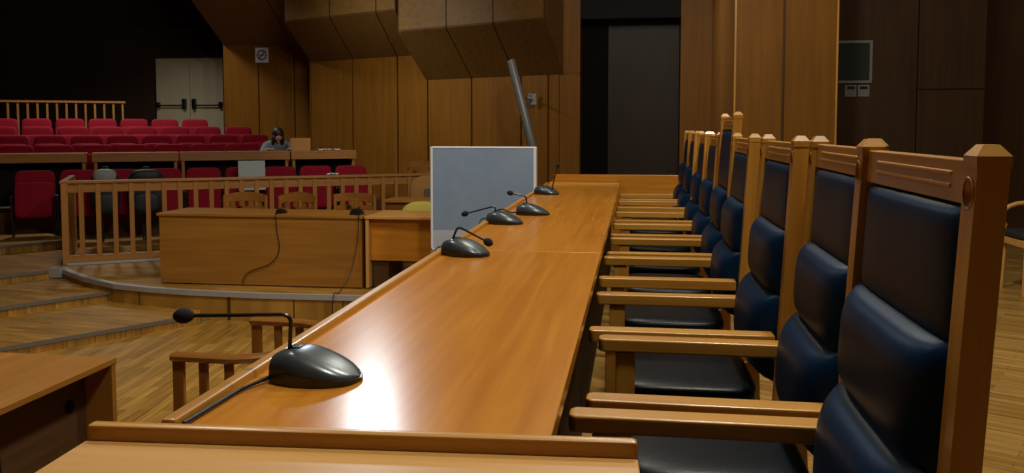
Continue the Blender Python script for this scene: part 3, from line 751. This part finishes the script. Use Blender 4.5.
# upper rail
ur = thing('wooden_railing', 'upper pale balustrade behind the rear row of red seats', 'railing', A(7.0, 0, .66), RZ)
MB().box(-4.5, .45, -.03, .03, 1.05, 1.085, .004).build('top_rail', M['railX'], ur)
MB().box(-4.5, .45, -.02, .02, .08, .12, .003).build('bottom_rail', M['railX'], ur)
for k in range(32):
    xx = .40-.152*k
    MB().box(xx-.016, xx+.016, -.016, .016, .12 if k % 4 else .001, 1.05, .002).build('baluster', M['railZ'], ur)

# ------------------------------------------------------------------ person reading at the press desk
def skin_mesh(name, verts, edges, radii, mat, parent, root=0, lv=2):
    me = bpy.data.meshes.new(name); me.from_pydata(verts, edges, []); me.materials.append(mat)
    o = bpy.data.objects.new(name, me); COL.objects.link(o); o.parent = parent
    sk = o.modifiers.new('skin', 'SKIN'); sk.use_smooth_shade = True
    for i, r in enumerate(radii):
        sv = me.skin_vertices[0].data[i]; sv.radius = (r, r) if not isinstance(r, tuple) else r; sv.use_root = (i == root)
    ss = o.modifiers.new('sub', 'SUBSURF'); ss.levels = lv; ss.render_levels = lv
    return o
px = A(3.62, 2.67, .171)
pr = thing('person', 'person in grey jacket bent forward over the press desk, dark hair', 'person', px, RZ)
# local: faces -y ; pelvis at z .47
V = [(0, .02, .50), (0, -.03, .66), (0, -.14, .80), (0, -.20, .87), (0, -.25, .92),
     (-.15, -.15, .80), (-.24, -.29, .68), (-.16, -.47, .775), (.15, -.15, .80), (.24, -.29, .68), (.14, -.47, .775),
     (-.09, 0, .48), (-.11, -.40, .50), (-.11, -.30, .07), (-.11, -.40, .04), (.09, 0, .48), (.11, -.40, .50), (.11, -.30, .07), (.11, -.40, .04)]
Ed = [(0,1), (1,2), (2,3), (3,4), (2,5), (5,6), (6,7), (2,8), (8,9), (9,10), (0,11), (11,12), (12,13), (13,14), (0,15), (15,16), (16,17), (17,18)]
rad = [.12, .115, .11, .052, .05, .06, .042, .03, .06, .042, .03, .085, .06, .042, .035, .085, .06, .042, .035]
body = skin_mesh('body', V, Ed, rad, M['skin'], pr)
jk_v = V[:4]+[(-.16, -.15, .805), (-.245, -.29, .68), (-.18, -.43, .76), (.16, -.15, .805), (.245, -.29, .68), (.16, -.43, .76)]
skin_mesh('jacket', jk_v, [(0,1), (1,2), (2,3), (2,4), (4,5), (5,6), (2,7), (7,8), (8,9)], [.135, .135, .125, .07, .08, .058, .044, .08, .058, .044], M['jacket'], pr)
skin_mesh('trousers', [V[0], V[11], V[12], (-.11, -.31, .12), V[15], V[16], (.11, -.31, .12)], [(0,1), (1,2), (2,3), (0,4), (4,5), (5,6)], [.13, .1, .075, .055, .1, .075, .055], M['trouser'], pr)
hq = Matrix.Rotation(R(62), 4, 'X')
m = MB().sphere((0, -.275, .965), .073, .092, .112, hq, 18)
m.sphere(Vector((0, -.275, .965))+hq @ Vector((0, -.095, -.01)), .014, .02, .02, hq, 8)
for sx in (-1, 1):
    m.sphere(Vector((0, -.275, .965))+hq @ Vector((sx*.073, .01, 0)), .01, .02, .03, hq, 8)
m.build('head', M['skin'], pr)
m = MB()
for sx in (-1, 1): m.sphere(Vector((0, -.275, .965))+hq @ Vector((sx*.03, -.083, .015)), .012, .01, .008, hq, 8)
m.build('eyes', M['signblack'], pr)
m = MB().sphere(Vector((0, -.265, .985))+hq @ Vector((0, .006, .026)), .09, .098, .108, hq, 18)
for sx in (-1, 1): m.sphere(Vector((0, -.28, .95))+hq @ Vector((sx*.068, -.035, -.04)), .032, .07, .12, hq, 12)
m.build('hair', M['hair'], pr)
for sx in (-1, 1):
    bx = sx*.15
    MB().sphere((bx, -.50, .768), .036, .045, .014).build('palm', M['skin'], pr)
    for j in range(4):
        fx = bx-.027+.018*j; ln = (.06, .072, .07, .055)[j if sx < 0 else 3-j]
        MB().tube([(fx, -.53, .770), (fx*1.0, -.53-ln*.55, .778), (fx, -.53-ln, .765)], [.0085, .008, .0065], 8).build('finger', M['skin'], pr)
    MB().tube([(bx-sx*.03, -.49, .768), (bx-sx*.055, -.525, .768), (bx-sx*.058, -.55, .765)], [.0095, .009, .007], 8).build('thumb', M['skin'], pr)

# ------------------------------------------------------------------ wall things
sg = thing('no_smoking_sign', 'white square prohibition sign on the panelled wall at the left', 'sign', (-6.97, 15.285, 2.63))
MB().box(-.13, .13, 0, .012, -.14, .14, .003).build('plate', M['sign'], sg)
MB().grid(lambda u, v: ((.085+.012*math.cos(v*2*math.pi))*math.cos(u*2*math.pi), -.003+.004*math.sin(v*2*math.pi), (.085+.012*math.cos(v*2*math.pi))*math.sin(u*2*math.pi)), 32, 7, True).build('ring', M['signblack'], sg)
MB().box(-.085, .085, -.005, .001, -.01, .01, 0, Matrix.Rotation(R(-50), 4, 'Y')).build('slash', M['signblack'], sg)
MB().box(-.055, .055, -.004, .001, -.007, .007).build('cigarette', M['signblack'], sg)
ex = thing('exit_sign', 'small unlit box sign high above the cream double door', 'sign', (-9.36, 16.9, 3.33))
MB().box(-.15, .15, 0, .08, -.05, .05, .006).build('case', M['steel'], ex)
MB().box(-.135, .135, -.004, .002, -.038, .038).build('face', M['exitglass'], ex)
gp = thing('wall_speaker', 'square framed speaker grille on the dark wall behind the chairs', 'speaker', (2.93, 12.285, 2.165))
m = MB()
for a in ((-.29, .27, .255, .29), (-.29, .27, -.29, -.255)): m.box(a[0], a[1], -.025, .01, a[2], a[3], .003)
m.box(.235, .27, -.025, .01, -.256, .256, .003).box(-.29, -.255, -.025, .01, -.256, .256, .003).build('frame', M['switch'], gp)
MB().box(-.256, .236, -.012, .008, -.256, .256).build('cloth', M['grille'], gp)
gs = 'wall switches under the speaker grille'
for x_, lab in ((2.93, 'left one of two wall switches under the speaker grille'), (3.10, 'right one of two wall switches under the speaker grille')):
    sw = thing('wall_switch', lab, 'switch', (x_, 12.288, 1.775), 0, gs)
    MB().box(-.075, .075, -.006, .008, -.085, .075, .003).build('plate', M['switch'], sw)
    MB().box(-.05, .05, -.014, -.006, .015, .055, .004).build('rocker', M['indicator'], sw)
pl = thing('column_speaker', 'slanted grey tube on a wall bracket above the grey board', 'speaker', (-1.55, 11.75, 1.52))
MB().tube([(-.13, -.25, .66), (-.125, -.25, .65), (.195, -.45, -.5), (.20, -.45, -.515)], [.05, .058, .058, .05], 18).build('tube', M['tubegrey'], pl)
MB().tube([(.02, -.33, .14), (.06, .1, .16), (.06, .62, .16)], .018, 10).build('bracket_arm', M['steel'], pl)
MB().box(.0, .12, .62, .64, .08, .24, .004).build('wall_plate', M['steel'], pl)
MB().tube([(.09, -.1, .15), (.14, -.1, .15)], .04, 12).build('clamp_knob', M['steel'], pl)

# ------------------------------------------------------------------ light
def area(nm, loc, size, power, col=(1, .93, .82), aim=None, spread=180):
    l = bpy.data.lights.new(nm, 'AREA'); l.shape = 'DISK'; l.size = size; l.energy = power; l.color = col; l.spread = R(spread)
    o = bpy.data.objects.new(nm, l); COL.objects.link(o); o.location = loc
    if aim:
        o.rotation_euler = (Vector(aim)-Vector(loc)).to_track_quat('-Z', 'Y').to_euler()
    return o
def bulb(nm, loc, power, col=(1, .94, .82), r=.18):
    l = bpy.data.lights.new(nm, 'POINT'); l.energy = power; l.color = col; l.shadow_soft_size = r
    o = bpy.data.objects.new(nm, l); COL.objects.link(o); o.location = loc; return o
bulb('overhead_lamp', (.55, 1.75, 4.3), 290)
bulb('overhead_lamp', (.55, 4.6, 4.3), 250)
bulb('overhead_lamp', (-.3, 7.3, 4.3), 95)
area('overhead_lamp', (-3.3, 10.3, 4.2), .45, .3, (.86, .94, 1), (-.44, 1.38, .76), 14)
area('overhead_lamp', (-5.4, 9.8, 3.5), .4, 16, (1, .94, .82), (-3.4, 13, 1.75), 75)  # unseen lamp, hung low to light the sloping soffits and back wall
area('overhead_lamp', (-3.2, 5.0, 4.9), .5, 52, spread=120)
area('overhead_lamp', (-8.6, 12.9, 4.9), .6, 85, spread=125)
area('overhead_lamp', (-.7, 10.6, 4.4), .3, 5, (1, .94, .82), (1.06, 11.0, 1.8), 70)  # added wall washer, out of view, brightens the pillar side
w = bpy.data.worlds.new('world'); S.world = w; w.use_nodes = True
w.node_tree.nodes['Background'].inputs[0].default_value = (.9, .85, .8, 1); w.node_tree.nodes['Background'].inputs[1].default_value = .02
S.view_settings.view_transform = 'Standard'; S.view_settings.look = 'None'; S.view_settings.exposure = 0; S.view_settings.gamma = 1; S.view_settings.use_curve_mapping = False
